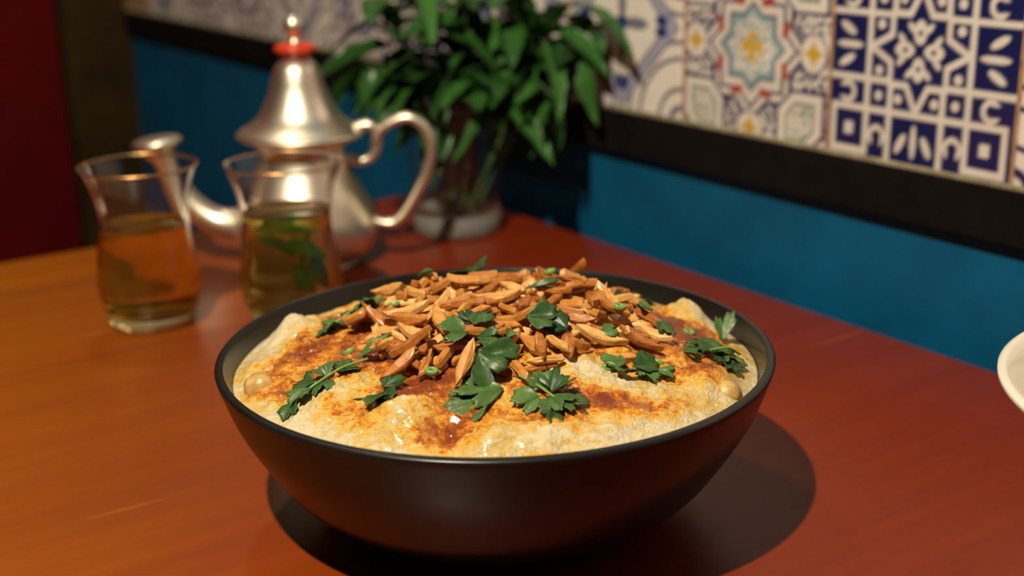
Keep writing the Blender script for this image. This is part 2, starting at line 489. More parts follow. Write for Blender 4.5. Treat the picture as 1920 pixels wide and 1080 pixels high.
def surf_np(X, Y):
    r2 = (X * X + Y * Y) / .1035 ** 2
    Z = .0600 + .0178 * np.maximum(0.0, 1 - r2)
    edge = np.clip((1 - np.sqrt(r2)) / .12, 0, 1)
    for lx, ly, am, rad in lumps:
        Z = Z + am * np.exp(-((X - lx) ** 2 + (Y - ly) ** 2) / (rad * rad)) * (.35 + .65 * edge)
    nz = np.array([.0016 * mnoise.noise((x * 75, y * 75, 1.3)) + .0017 * mnoise.noise((x * 190, y * 190, 4.1)) + .0011 * abs(mnoise.noise((x * 420, y * 420, 7.7))) + .00035 * mnoise.noise((x * 900, y * 900, 2.2))
                   for x, y in zip(X.ravel(), Y.ravel())]).reshape(X.shape)
    return Z + edge * nz
def surf(x, y): return float(surf_np(np.array([x]), np.array([y]))[0])
oil_blobs = [(-.077, -.010, .75, .020, .011, .2), (-.046, -.032, .55, .024, .010, .3), (-.030, -.060, .55, .016, .012, .2), (-.054, -.064, .35, .012, .008, 0),
             (.036, -.064, .70, .017, .008, -.2), (.050, -.066, .60, .015, .006, -.1), (.066, -.060, .45, .013, .006, .3), (.066, .013, .75, .020, .012, -.4), (.080, .005, .70, .014, .018, 0),
             (.003, .000, .85, .045, .035, 0), (-.030, -.015, .55, .022, .015, 0), (.034, -.020, .35, .020, .010, 0), (.077, -.038, .70, .008, .007, 0), (-.015, -.080, .75, .010, .010, 0),
             (-.063, .030, .55, .018, .020, 0), (.050, .035, .55, .03, .02, 0), (.089, -.018, .45, .008, .014, 0), (-.017, -.050, .60, .020, .010, 0), (-.090, -.034, .45, .008, .006, 0), (.012, -.078, .45, .012, .006, 0), (.06, -.03, .35, .012, .006, .4)]
cream_blobs = [(.036, -.050, .60, .024, .010, -.25), (.062, -.058, .35, .022, .009, .2), (-.086, .028, .8, .013, .013, 0), (.084, .040, .8, .012, .012, 0), (-.030, -.0735, .5, .010, .008, 0), (-.060, -.052, .50, .020, .008, .7), (-.09, .002, .5, .006, .02, 0), (.014, -.088, .45, .02, .007, 0), (.055, -.078, .5, .025, .008, .3), (-.066, -.068, .4, .02, .007, -.6)]
def oil_np(X, Y):
    S = np.full(X.shape, .38)
    for L, sg in ((oil_blobs, 1), (cream_blobs, -1)):
        for bx, by, am, ax, ay, ro in L:
            c, sn = math.cos(ro), math.sin(ro); dx, dy = X - bx, Y - by
            S = S + sg * am * (.80 if sg > 0 else 1.0) * np.exp(-(((dx * c + dy * sn) / ax) ** 2 + ((-dx * sn + dy * c) / ay) ** 2))
    return S - np.maximum(0.0, (np.hypot(X, Y) - .090) / .010) * .40
NR, NS = 190, 480
ra = np.concatenate([[0.0], np.repeat(.1035 * (np.arange(1, NR + 1) / NR) ** .85, NS)])
an = np.concatenate([[0.0], np.tile(2 * np.pi * np.arange(NS) / NS, NR)])
XX, YY = ra * np.cos(an), ra * np.sin(an)
V = list(zip(XX.tolist(), YY.tolist(), surf_np(XX, YY).tolist())); oil = oil_np(XX, YY).tolist(); F = []
for k in range(NS): F.append((0, 1 + k, 1 + (k + 1) % NS))
for i in range(NR - 1):
    o0, o1 = 1 + i * NS, 1 + (i + 1) * NS
    for k in range(NS): F.append((o0 + k, o1 + k, o1 + (k + 1) % NS, o0 + (k + 1) % NS))
# underside follows the bowl so the dish is a solid body
o1 = 1 + (NR - 1) * NS
under = [(.1000, .0535), (.0950, .045), (.085, .030), (.068, .018), (.0385, .0125)]
for r, z in under:
    o2 = len(V)
    for k in range(NS):
        a = 2 * math.pi * k / NS; V.append((r * math.cos(a), r * math.sin(a), z)); oil.append(0)
    for k in range(NS): F.append((o1 + k, o2 + k, o2 + (k + 1) % NS, o1 + (k + 1) % NS))
    o1 = o2
F.append(tuple(o1 + k for k in range(NS - 1, -1, -1)))
dish = obj('chickpea_fatteh', V, F, FOOD); dish.location = (BX, BY, 0)
dish.data.attributes.new('oil', 'FLOAT', 'POINT').data.foreach_set('value', oil)
tag(dish, 'creamy yogurt and chickpea dish with orange spiced butter filling the black bowl', 'food')

# height map used to settle nuts and herbs on top of one another
HN = 221
gx = (np.arange(HN) - 110) * .001; hm = surf_np(*np.meshgrid(gx, gx, indexing='ij')); hm0 = hm.copy()
def hget(x, y):
    i = int(round(x * 1000)) + 110; j = int(round(y * 1000)) + 110
    return hm[min(max(i, 0), HN - 1), min(max(j, 0), HN - 1)]

# ---- chickpeas
def chickpea_mesh(sd):
    V, F = lathe([(0, -.0052), (.0026, -.0048), (.0046, -.003), (.0056, -.0004), (.0052, .0026), (.0036, .0048), (.0014, .0058), (0, .0060)], 24)
    out = []
    for x, y, z in V:
        a = math.atan2(y, x)
        k = 1 - .10 * math.exp(-((a - .6) / .35) ** 2) + .04 * mnoise.noise((x * 300 + sd, y * 300, z * 300))
        if z > .0048: x += .0006
        out.append((x * k, y * k * .94, z))
    return mesh('chickpea', out, F, CHICK)
for sd, (x, y, dz, lab, sc) in enumerate([(-.0890, -.0290, -.0008, 'plump tan chickpea half sunk by the left rim of the black bowl', 1.15),
                                 (.0850, -.0440, -.0042, 'browned chickpea peeking out by the right front rim of the bowl', 1.0),
                                 ]):
    o = link('chickpea', chickpea_mesh(sd * 3.1), None, (BX + x, BY + y, surf(x, y) + dz), (.5 + sd, .4 * sd, sd * 1.3)); o.scale = (sc,) * 3
    tag(o, lab, 'chickpea', 'chickpeas showing in the dish')

# ---- slivered almonds
def plate(outline, th, bend=0.0, ins=.0006, taper=1.0):
    """flat nut piece with rounded rims from a closed 2-D outline"""
    n = len(outline); V, F = [], []
    cx = sum(p[0] for p in outline) / n; cy = sum(p[1] for p in outline) / n
    L = max(p[0] for p in outline)
    def ring(s, z):
        for x, y in outline:
            d = math.hypot(x - cx, y - cy); k = max(.2, 1 - s / max(d, 1e-5))
            X, Y = cx + (x - cx) * k, cy + (y - cy) * k
            V.append((X, Y, z + bend * (X / L) ** 2))
    ring(ins, -th / 2); ring(0, -th / 2 + ins); ring(0 if taper == 1 else ins * .6, th / 2 - ins); ring(ins * (1 if taper == 1 else 1.6), th / 2)
    for i in range(3):
        for k in range(n): F.append((i * n + k, i * n + (k + 1) % n, (i + 1) * n + (k + 1) % n, (i + 1) * n + k))
    F.append(tuple(range(n - 1, -1, -1))); F.append(tuple(range(3 * n, 4 * n)))
    return V, F
def lens(L, W, sharp=1.0, n=7, asym=.0):
    top = []
    for k in range(n + 1):
        t = k / n; x = (t - .5) * L
        top.append((x, W / 2 * math.sin(math.pi * t ** (1 + asym)) ** sharp))
    return [(x, -y) for x, y in top] + [(x, y) for x, y in reversed(top[1:-1])]
def baton(L, W, s0, s1):
    return [(-L / 2 + s0, -W / 2), (0, -W / 2 * 1.06), (L / 2 - .0006, -W / 2 * .9), (L / 2, -W / 2 * .5), (L / 2 - s1, W / 2), (0, W / 2), (-L / 2 + .0008, W / 2 * .92), (-L / 2, W / 2 * .4)]
AM = []
for out, th, be in ((lens(.0185, .0066, .8, 7, .25), .0030, .0012), (lens(.0215, .0060, .75, 7, .3), .0034, .0016), (baton(.0180, .0040, .0022, .0030), .0034, .0008),
                    (baton(.0140, .0044, .0010, .0022), .0036, .0), (baton(.0210, .0042, .0030, .0018), .0036, .0010), (lens(.0150, .0058, .7, 6, .1), .0028, .0006),
                    (baton(.0105, .0046, .0008, .0012), .0034, 0), (lens(.0240, .0070, .85, 8, .35), .0038, .0018), (baton(.0165, .0036, .0034, .0006), .0030, -.0006)):
    jr = random.Random(len(AM)); s9 = .86
    out = [(x * s9 + jr.uniform(-.0004, .0004), y * s9 * .86 + jr.uniform(-.0003, .0003)) for x, y in out]; th *= .84
    v, f = plate(out, th, be)
    v = [(x, y, z + jr.uniform(-.00022, .00022)) for x, y, z in v]; me = mesh('almond_sliver', v, f, ALMOND, False)
    AM.append((me, max(p[0] for p in out) * 2, max(p[1] for p in out) * 2, th))
def settle(L, W, x, y, yaw, th, pen=.35, maxs=.5):
    """rest a slab on the height map: centre height and slope along its axis and across it"""
    c, s = math.cos(yaw), math.sin(yaw)
    pts = [(a * L / 2, b * W / 2) for a in (-1, -.6, -.2, .2, .6, 1) for b in (-1, 0, 1)]
    h = np.array([hget(x + a * c - b * s, y + a * s + b * c) for a, b in pts]); P = np.array(pts)
    A = np.c_[P, np.ones(len(P))]
    k = np.linalg.lstsq(A, h, rcond=None)[0]
    k[0] = np.clip(k[0], -maxs, maxs); k[1] = np.clip(k[1], -maxs, maxs)
    res = h - P @ k[:2]
    z = np.quantile(res, 1 - pen)
    return z, k[0], k[1]
def stamp(L, W, x, y, yaw, z, sa, sb, add):
    c, s = math.cos(yaw), math.sin(yaw)
    for a in np.arange(-L / 2, L / 2 + .0004, .0006):
        for b in np.arange(-W / 2, W / 2 + .0004, .0006):
            X, Y = x + a * c - b * s, y + a * s + b * c
            i = int(round(X * 1000)) + 110; j = int(round(Y * 1000)) + 110
            if 0 <= i < HN and 0 <= j < HN: hm[i, j] = max(hm[i, j], z + a * sa + b * sb + add)
def orient(yaw, sa, sb, roll=0.0):
    ex = Vector((math.cos(yaw), math.sin(yaw), sa)).normalized()
    ey = Vector((-math.sin(yaw), math.cos(yaw), sb)); ey = (ey - ex * ey.dot(ex)).normalized(); ez = ex.cross(ey)
    m = Matrix((ex, ey, ez)).transposed()
    return (m @ Matrix.Rotation(roll, 3, 'X')).to_euler()
rng = random.Random(11)
def drop_almond(x, y, yaw, kind, roll, extra=0.0, label=None, tilt=None):
    me, L, W, th = AM[kind]
    z, sa, sb = settle(L, W, x, y, yaw, th, .25)
    if tilt is not None: sa = tilt; z += abs(tilt) * L * .22
    if label is None:
        where = ('back' if y > .018 else 'front' if y < -.016 else 'middle')
        side = ('left' if x < -.016 else 'right' if x > .022 else 'centre')
        where = {'middle centre': 'very middle', 'middle left': 'left side', 'middle right': 'right side', 'back centre': 'back', 'front centre': 'front'}.get(where + ' ' + side, where + ' ' + side)
        label = ('pointed ' if kind in (0, 1, 5, 7) else 'squared-off ') + ('long ' if L > .0145 else 'short ') + 'toasted almond sliver in the heap, at its ' + where
    o = link('almond_sliver', me, None, (BX + x, BY + y, z + th * .42 + extra), orient(yaw, sa, sb, roll))
    tag(o, label, 'almond', 'toasted almond slivers heaped on the dish')
    stamp(L * .9, W, x, y, yaw, z, sa, sb, th * .85)
    return o
# lower, scattered ring first, then the heap
n_al = 0
tries = 0
while n_al < 272 and tries < 12000:
    tries += 1
    u = n_al / 272
    spread = 1.0 - .25 * u
    x = rng.gauss(.004, .0300 * spread); y = rng.gauss(.003, .0260 * spread)
    if ((x - .003) / .061) ** 2 + ((y + .002) / .049) ** 2 > 1: continue
    cap_h = .0056 * (1 - ((x - .008) / .066) ** 2 - ((y - .010) / .054) ** 2)
    if hget(x, y) - hm0[int(round(x * 1000)) + 110, int(round(y * 1000)) + 110] > max(.0028, cap_h - .003): continue
    yaw = rng.gauss(-.35, .75) if rng.random() < .75 else rng.uniform(0, math.pi)
    drop_almond(x, y, yaw, rng.choice([0, 1, 2, 2, 3, 3, 4, 5, 6, 7, 8, 8]), rng.gauss(0, .32), 0, tilt=(rng.gauss(0, .35) if rng.random() < .15 else None))
    n_al += 1
for x, y, yaw, kind, roll, tilt, lab in [
        (-.0105, -.0560, 1.15, 7, .35, .75, 'pale upright almond sliver leaning by the parsley at the front of the heap'),
        (-.0345, -.0470, .75, 1, .15, None, 'long almond sliver lying apart at the left front of the heap'),
        (-.0300, -.0400, .55, 4, .0, None, 'almond sliver lying in the butter below the left side of the heap'),
        (-.0200, -.0280, 1.85, 0, .5, .40, 'pointed almond slice standing on edge at the left front of the heap'),
        (-.0330, -.0230, -.55, 7, .45, None, 'big pointed almond half at the left of the heap'),
        (.0010, -.0470, .25, 3, .1, None, 'short almond baton right beside the front parsley leaf'),
        (-.0440, -.0290, -.45, 4, .1, None, 'long almond sliver sticking out of the heap to the left'),
        (.0340, .0340, -1.0, 1, .4, .7, 'almond sliver standing up at the back right edge of the heap'),
        (.0600, -.0080, -.6, 3, .0, None, 'small pale almond piece lying alone among the parsley at the right'),
        (-.0440, .0330, -.7, 7, .4, .35, 'broad pale almond slice at the back left edge of the heap')]:
    drop_almond(x, y, yaw, kind, roll, .0004, lab, tilt)

# ---- chopped parsley
def parsley_mesh(sd, size, lobes=3, span=2.1, fold=.25, curl=.3, cut=None, teeth=3):
    """a toothed, lobed leaflet: polar rings round the leaf base, folded along its midrib and curled"""
    rg = random.Random(sd); NA, NRg = 60, 7; size *= .97
    jit = [rg.uniform(.75, 1.1) for _ in range(lobes)]
    V, F = [(0, 0, 0)], []
    for i in range(1, NRg + 1):
        for k in range(NA + 1):
            t = -1 + 2 * k / NA; th = t * span / 2
            ph = (t + 1) / 2 * lobes; li = min(lobes - 1, int(ph)); w_ = ph - li
            lobe = math.sin(math.pi * min(max(w_, 0), 1)) ** .55
            tri = 1 - abs(((w_ * teeth) % 1) * 2 - 1)
            r = size * jit[li] * (.60 + .27 * lobe + .13 * lobe * tri) * (1 - .28 * abs(t) ** 2)
            if k in (0, NA): r *= .5
            r *= i / NRg
            x, y = r * math.cos(th), r * math.sin(th)
            if cut is not None and x > cut * size: x = cut * size + (x - cut * size) * .08
            rr = r / size
            z = size * (fold * abs(y) / size - curl * rr * rr * (1 if li % 2 == 0 else .6) + .10 * math.sin(5 * th + sd) * rr + .05 * mnoise.noise((x * 260, y * 260, sd * .7)))
            V.append((x, y, z))
    n = NA + 1
    for k in range(NA): F.append((0, 1 + k, 2 + k))
    for i in range(NRg - 1):
        for k in range(NA): a = 1 + i * n + k; F.append((a, a + n, a + n + 1, a + 1))
    # thickness
    m = len(V); Vt = V + [(x, y, z - .00035) for x, y, z in V]
    F2 = F + [tuple(m + q for q in reversed(f)) for f in F]
    rim = [0] + [1 + (NRg - 1) * n + k for k in range(n)]
    edge = [0] + [1 + i * n for i in range(NRg)] + [1 + (NRg - 1) * n + k for k in range(1, n)] + [1 + i * n + NA for i in range(NRg - 2, -1, -1)]
    for a, b in zip(edge, edge[1:] + edge[:1]): F2.append((b, a, a + m, b + m))
    return mesh('leaflet', Vt, F2, PARSLEY)
def place_leaf(name, me, x, y, yaw, size, lift=.0006, tilt=0.0, roll=0.0, parent=None, org=(0, 0, 0)):
    xc, yc = x + math.cos(yaw) * size * .45, y + math.sin(yaw) * size * .45
    z, sa, sb = settle(size * .8, size * .6, xc, yc, yaw, 0, .15, .6)
    z0 = z - sa * size * .45 + lift
    o = link(name, me, parent, (BX + x - org[0], BY + y - org[1], z0 - org[2]), orient(yaw, sa + tilt, sb, roll))
    return o
def sprig(x, y, leaves, label, stem=None, lift=.0006):
    """leaves: (dx, dy, yaw, size, lobes, tilt, seed)"""
    zc = hget(x, y)
    org = (BX + x, BY + y, zc)
    e = empty('parsley_sprig', org); tag(e, label, 'parsley', 'chopped parsley scattered over the dish')
    for dx, dy, yaw, size, lobes, tilt, sd in leaves:
        rg = random.Random(sd); tilt += rg.uniform(-.05, .45)
        me = parsley_mesh(sd, size, lobes, rg.uniform(1.7, 2.5), rg.uniform(.1, .4), rg.uniform(.15, .5), None if rg.random() < .7 else rg.uniform(.5, .75))
        place_leaf('leaflet', me, x + dx, y + dy, yaw, size, lift + rg.uniform(0, .0008), tilt, rg.gauss(0, .2), e, org)
    if stem:
        pts = [(dx, dy, hget(x + dx, y + dy) - zc + dz) for dx, dy, dz in stem]
        v, f = tube(smooth_curve(pts, 5), .0005, 8); obj('stem', v, f, PARSLEY_STEM, e)
    return e
def leaf(x, y, yaw, size, lobes, tilt, sd, label, cut=None, curl=None, fold=None, roll=0.0, lift=.0006, span=None):
    rg = random.Random(sd)
    me = parsley_mesh(sd, size, lobes, span or rg.uniform(1.7, 2.4), fold if fold is not None else rg.uniform(.1, .4), curl if curl is not None else rg.uniform(.1, .4), cut)
    o = place_leaf('parsley_leaf', me, x, y, yaw, size, lift, tilt, roll)
    tag(o, label, 'parsley', 'chopped parsley scattered over the dish'); return o
mm = .001
sprig(-.063, .012, [(.002, .002, 2.6, .013, 3, .1, 1), (.004, .004, 1.2, .011, 3, .25, 2), (.0, .0, 3.7, .016, 3, -.05, 3), (.004, -.002, -.4, .012, 3, .1, 4), (.006, .004, .5, .013, 2, .2, 5)],
      'dark parsley sprig with spread leaflets left of the almond heap', [(.012, .012, .003), (.005, .004, .003), (-.004, 0, .002)])
sprig(-.063, -.047, [(-.004, -.003, 3.9, .012, 3, .1, 11), (-.003, 0, 2.7, .010, 3, .1, 12), (.001, .002, 4.4, .011, 3, .1, 13), (.006, .006, 1.1, .013, 2, .1, 14), (.002, .004, 2.2, .011, 3, .2, 15), (-.009, -.008, 4.2, .010, 3, 0, 16)],
      'long dark parsley sprig trailing toward the left front rim', [(.016, .012, .003), (.006, .006, .003), (-.004, -.004, .002)])
sprig(-.0410, -.0600, [(0, .003, -1.5, .012, 3, .1, 21), (.001, .004, .6, .009, 2, .2, 22), (0, -.004, -1.9, .010, 3, .0, 23)],
      'small parsley piece left of the big front leaf')
sprig(-.0075, -.0335, [(0, .004, 1.9, .011, 3, .45, 31), (.001, 0, -.3, .012, 3, .1, 32), (-.002, -.001, 3.4, .013, 3, .05, 33), (.002, -.001, -1.3, .011, 3, .1, 34), (0, .001, .9, .011, 3, .3, 35)],
      'parsley sprig on the front slope of the almond heap')
leaf(.0120, -.0290, -.25, .0165, 2, .10, 41, 'broad parsley leaf lying right on the front slope of the almond heap', curl=.05, fold=.35)
leaf(.0275, -.0330, 2.7, .0130, 3, .15, 42, 'rounded parsley leaf overlapping the broad one below the heap', curl=.35)
leaf(.0035, -.0610, 3.45, .0225, 3, .06, 51, 'large flat parsley leaf at the front centre of the dish', curl=.12, fold=.18, span=1.7)
leaf(-.0010, -.0660, 3.55, .0190, 3, -.02, 53, 'dark parsley leaf tucked under the large front leaf', curl=.2, fold=.2, span=1.8)
leaf(-.0060, -.0500, -.5, .0190, 3, .08, 52, 'light green cut parsley leaf behind the large front leaf', cut=.7, curl=.1)
sprig(.0190, -.0665, [(0, .004, 2.3, .010, 3, .2, 61), (.001, .002, .6, .012, 3, .15, 62), (0, 0, -1.2, .014, 3, .05, 63), (-.003, 0, 3.6, .012, 3, .1, 64), (.004, -.003, -.5, .012, 3, .1, 65), (.001, -.008, -1.6, .010, 3, .0, 66), (.002, .003, 1.4, .010, 3, .3, 67)],
      'bushy parsley sprig at the front right of the large leaf', [(-.010, .010, .003), (-.003, .003, .003), (.003, -.003, .002)])
sprig(.0510, -.0425, [(-.002, .002, 3.2, .013, 3, .15, 71), (0, .002, .2, .014, 2, .2, 72), (.002, 0, -.9, .011, 3, .1, 73), (-.002, -.001, -2.0, .012, 3, .05, 74), (.008, .002, -.2, .010, 2, .1, 75)],
      'light green folded parsley sprig on the cream at the right', None)
sprig(.0630, -.0080, [(-.001, .001, 2.9, .012, 2, .15, 81), (0, 0, .3, .012, 3, .2, 82), (.002, -.002, -1.1, .010, 3, .1, 83)],
      'small parsley sprig between the almond heap and the right rim')
leaf(.0400, -.0290, .3, .0100, 2, .3, 91, 'tiny curled parsley leaf between two chickpea lumps', curl=.5)
leaf(.0700, -.0230, -.3, .0135, 2, .1, 92, 'triangular dark parsley piece beside the right-hand sprig', cut=.7, curl=.1, span=1.3)
sprig(.0885, -.0150, [(-.002, .003, 2.5, .014, 3, .1, 101), (0, .002, .5, .010, 3, .2, 102), (0, 0, -1.0, .012, 3, .1, 103), (-.002, -.002, 3.7, .012, 3, .1, 104), (.001, -.005, -1.6, .011, 3, .0, 105), (0, .003, 1.3, .010, 3, .3, 106)],
      'bushy parsley sprig close to the right rim of the bowl', [(.008, .008, .002), (.002, .002, .003), (-.008, .0, .002)])
leaf(.0920, .0080, 1.35, .0150, 2, 1.5, 111, 'dark parsley leaf standing upright against the right rim', curl=.0, fold=.1, span=1.2)
leaf(.0480, .0110, .4, .0085, 3, .2, 121, 'small pale parsley leaf at the right edge of the heap')
leaf(.0120, .0060, .05, .0170, 2, .1, 122, 'thin dark parsley strip lying across the almond heap', curl=.1, fold=.8, span=.6)
leaf(-.0250, .0200, 2.4, .0130, 2, .2, 123, 'dark curled parsley strip at the left back of the heap', fold=.7, span=.7)
leaf(-.0120, .0420, 1.3, .0140, 3, .9, 124, 'parsley leaf standing up behind the almond heap')
leaf(-.0100, .0400, 2.6, .0120, 3, .4, 125, 'parsley leaf lying behind the almond heap to the left')
leaf(-.0500, .0420, 2.2, .0130, 3, .3, 126, 'parsley leaf at the far left back of the dish')
leaf(-.0250, .0420, .6, .0110, 3, .3, 127, 'small parsley leaf among the back almonds')
leaf(.0400, .0500, .3, .0150, 3, .1, 128, 'pale parsley leaf at the back right by the inner rim')
leaf(.0550, .0500, -.2, .0150, 3, .1, 129, 'green parsley piece on the cream by the back right rim')
leaf(.0050, -.0410, 1.2, .0080, 1, .2, 130, 'tiny parsley fragment between two front almonds', span=1.2)
leaf(-.0520, -.0310, .1, .0170, 2, .05, 131, 'thin parsley strip lying left of the long almond sliver', fold=.6, span=.6)
leaf(.0180, .0480, .2, .0120, 2, .1, 132, 'dark parsley strip along the back of the heap', fold=.6, span=.7)
# cut stem rings
v, f = lathe([(.0012, .0), (.0030, .0), (.0034, .0008), (.0034, .0020), (.0030, .0026), (.0013, .0026), (.0011, .0013)], 20, close=True)
SL = mesh('herb_stem_slice', v, f, PARSLEY_STEM)
for x, y, lab in [(-.0225, -.0505, 'pale green stem slice beside the upright almond sliver'), (-.0400, .0040, 'green stem slice at the left edge of the almond heap'), (.0610, -.0330, 'green stem slice behind the folded right-hand sprig'),
                  (.0480, -.0130, 'green stem slice at the right of the almond heap'), (.0420, -.0440, 'green stem slice on the cream left of the folded sprig'), (.0230, .0250, 'green stem slice on top of the almond heap'), (-.0030, .0260, 'green stem slice near the peak of the almond heap'), (.0780, .0080, 'green stem slice near the right rim'),
                  (-.0560, -.0170, 'small green stem slice on the butter at the left')]:
    o = link('herb_stem_slice', SL, None, (BX + x, BY + y, hget(x, y) - .0003), (rng.uniform(-.5, .5), rng.uniform(-.5, .5), 0)); o.scale = (.75, .6, .75)
    tag(o, lab, 'herb', 'cut herb stems on the dish')

# ------------------------------------------------------------------ tea glasses
def tea_glass(loc, rz, label, tea_mat, tea_label, level):
    e = empty('tea_glass', loc, rz); tag(e, label, 'glass', 'waisted tea glasses')
    K = .955
    outer = smooth_curve([(.0205, 0), (.0240, .0012), (.0272, .0080), (.0306, .0240), (.0300, .0360), (.0272, .0560), (.0268, .0680), (.0290, .0820), (.0330, .0935), (.0350, .0982)], 5)
    inner = smooth_curve([(.0338, .0984), (.0318, .0935), (.0278, .0820), (.0256, .0680), (.0260, .0560), (.0288, .0360), (.0294, .0240), (.0262, .0105), (.0200, .0072), (.0001, .0066)], 5)
    e.scale = (K, K, K)
    prof = [tuple(p) for p in outer if p[1] > .0085] + [(p[0], p[1]) for p in inner if p[1] > .0085]
    v, f = lathe(prof, 72, close=True); obj('glass_body', v, f, GLASS, e)
    v, f = lathe([(0, 0)] + [tuple(p) for p in outer if p[1] <= .0090] + [(.0255, .0088), (.0200, .0062), (0, .0060)], 72); obj('thick_base', v, f, TEA_BASE, e)
    v, f = lathe([(.0352 + .0006 * math.cos(a), .0984 + .0006 * math.sin(a)) for a in np.linspace(0, 2 * math.pi, 9)[:-1]], 72, close=True)
    v = [(x * .983, y * .983, z) for x, y, z in v]
    obj('gilt_rim', v, f, GILT, e)
    # the tea fills the inside and reaches a hair into the glass wall, as liquid and wall share one surface
    tp = [(0, .0064)] + [(p[0] + .00012, p[1]) for p in reversed(inner) if .0070 < p[1] < level] 
    rl = np.interp(level, [p[1] for p in reversed(inner)], [p[0] for p in reversed(inner)])
    tp += [(rl + .00012, level + .0006), (rl - .0012, level), (0, level)]
    v, f = lathe(tp, 72); t = obj('tea', v, f, tea_mat); t.location = loc; t.scale = (K, K, K)
    tag(t, tea_label, 'tea', 'tea in the two glasses')
    return e
tea_glass((-.2112, .7290, 0), .2, 'waisted glass of clear amber tea at the left, nearest the table edge', TEA, 'clear amber tea in the left-hand glass', .0625)
tea_glass((-.1290, .7310, 0), .9, 'waisted glass with mint leaves in it in front of the silver teapot', TEA_GREEN, 'greenish mint tea in the glass before the teapot', .0690)
# mint in the second glass
def strip_leaf(L, W, bend=.25, fold=.25, tw=0.0, n=9):
    V, F = [], []
    for i in range(n + 1):
        t = i / n; wd = W / 2 * (math.sin(math.pi * t ** .75) ** .8) * (1 + .10 * (-1) ** i) + .0002
        for c in (-1, -.5, 0, .5, 1):
            y = wd * c; x = L * t
            V.append((x, y * math.cos(tw * t), fold * abs(y) - bend * L * t * t + y * math.sin(tw * t)))
    for i in range(n):
        for k in range(4): a = i * 5 + k; F.append((a, a + 5, a + 6, a + 1))
    m = len(V)
    Vt = V + [(x, y, z - .0004) for x, y, z in V]
    F2 = F + [tuple(m + q for q in reversed(f)) for f in F]
    edge = list(range(0, 5)) + [i * 5 + 4 for i in range(1, n + 1)] + [n * 5 + k for k in (3, 2, 1, 0)] + [i * 5 for i in range(n - 1, 0, -1)]
    for a, b in zip(edge, edge[1:] + edge[:1]): F2.append((b, a, a + m, b + m))
    return Vt, F2
LEAVES = []
for L, W, be, fo, tw in ((.046, .019, .35, .25, .3), (.038, .017, .55, .3, -.4), (.052, .018, .75, .2, .2), (.030, .014, .3, .3, 0), (.042, .021, .15, .2, -.2)):
    v, f = strip_leaf(L, W, be, fo, tw); LEAVES.append(mesh('leaf', v, f, MINT))
e = empty('mint_sprig', (-.1290, .7310, .0072)); tag(e, 'mint sprig steeping in the tea glass before the teapot', 'mint')
v, f = tube(smooth_curve([(-.004, .004, .002), (.004, .0, .022), (.010, -.004, .046)], 6), .0011, 8); obj('stem', v, f, MINT_STEM, e)
for (x, y, z), rot, k, s in [((-.014, -.012, .050), (.5, -.15, .2), 3, .95), ((-.002, -.012, .042), (.5, .2, .1), 3, .85), ((.004, -.014, .030), (.9, 1.0, .2), 4, .50), ((.012, -.010, .034), (1.2, 1.1, -.3), 4, .52), ((-.014, .0, .044), (.2, .2, -.5), 3, .75), ((.0, .006, .035), (.7, .6, .8), 3, .7)]:
    o = link('leaf', LEAVES[k], e, (x, y, z), rot); o.scale = (s,) * 3

# ------------------------------------------------------------------ teapot
PX, PY = -.1375, .8527
pot = empty('teapot', (PX, PY, 0)); tag(pot, 'silver metal teapot with bell-shaped lid and red-ringed knob behind the glasses', 'teapot')
bp = smooth_curve([(.0330, .0), (.0350, .0012), (.0345, .0036), (.0395, .0070), (.0450, .0130), (.0472, .0210), (.0465, .0310), (.0415, .0440), (.0350, .0570), (.0300, .0680), (.0285, .0760), (.0310, .0820), (.0355, .0850)], 6)
prof = [(0, .0008)] + [tuple(p) for p in bp] + [(.0345, .0856), (.0290, .0800), (0, .0795)]
v, f = lathe(prof, 96); obj('pot_body', v, f, SILVER, pot)
lp = smooth_curve([(.0405, .0862), (.0418, .0880), (.0400, .0903), (.0340, .0938), (.0282, .0985), (.0240, .1045), (.0206, .1115), (.0180, .1185), (.0162, .1250), (.0138, .1315), (.0098, .1358), (.0052, .1385)], 6)
prof = [(0, .0858), (.037, .0858)] + [tuple(p) for p in lp] + [(0, .1387)]
v, f = lathe(prof, 96); lid = obj('lid', v, f, SILVER, pot)
prof = smooth_curve([(.0001, .1382), (.0070, .1384), (.0120, .1406), (.0134, .1432), (.0118, .1456), (.0060, .1470), (.0001, .1472)], 4)
v, f = lathe([(0 if p[0] < .0005 else p[0], p[1]) for p in prof], 40); obj('red_ring', v, f, REDWAX, lid)
prof = smooth_curve([(.0001, .1466), (.0042, .1470), (.0034, .1492), (.0034, .1512), (.0046, .1524), (.0062, .1556), (.0064, .1592), (.0048, .1626), (.0022, .1642), (.0001, .1646)], 4)
v, f = lathe([(0 if p[0] < .0005 else p[0], p[1]) for p in prof], 40); obj('finial', v, f, SILVER, lid)
v, f = tube(smooth_curve([(.033, 0, .0895), (.040, 0, .0920), (.0460, 0, .0925), (.0495, 0, .0890)], 5), [.0046] * 16, 14, .8); obj('hinge_tab', v, f, SILVER, lid)
hp = [(.0485, 0, .0800), (.0525, 0, .0885), (.0610, 0, .0945), (.0725, 0, .0970), (.0820, 0, .0900), (.0862, 0, .0785), (.0835, 0, .0630), (.0758, 0, .0468), (.0665, 0, .0322), (.0586, 0, .0262), (.0500, 0, .0268), (.0420, 0, .0300)]
hc = smooth_curve(hp, 6)
v, f = tube(hc, [.0042 + .0008 * math.sin(math.pi * i / (len(hc) - 1)) for i in range(len(hc))], 16, .78, side=(0, 1, 0)); obj('handle', v, f, SILVER, pot)
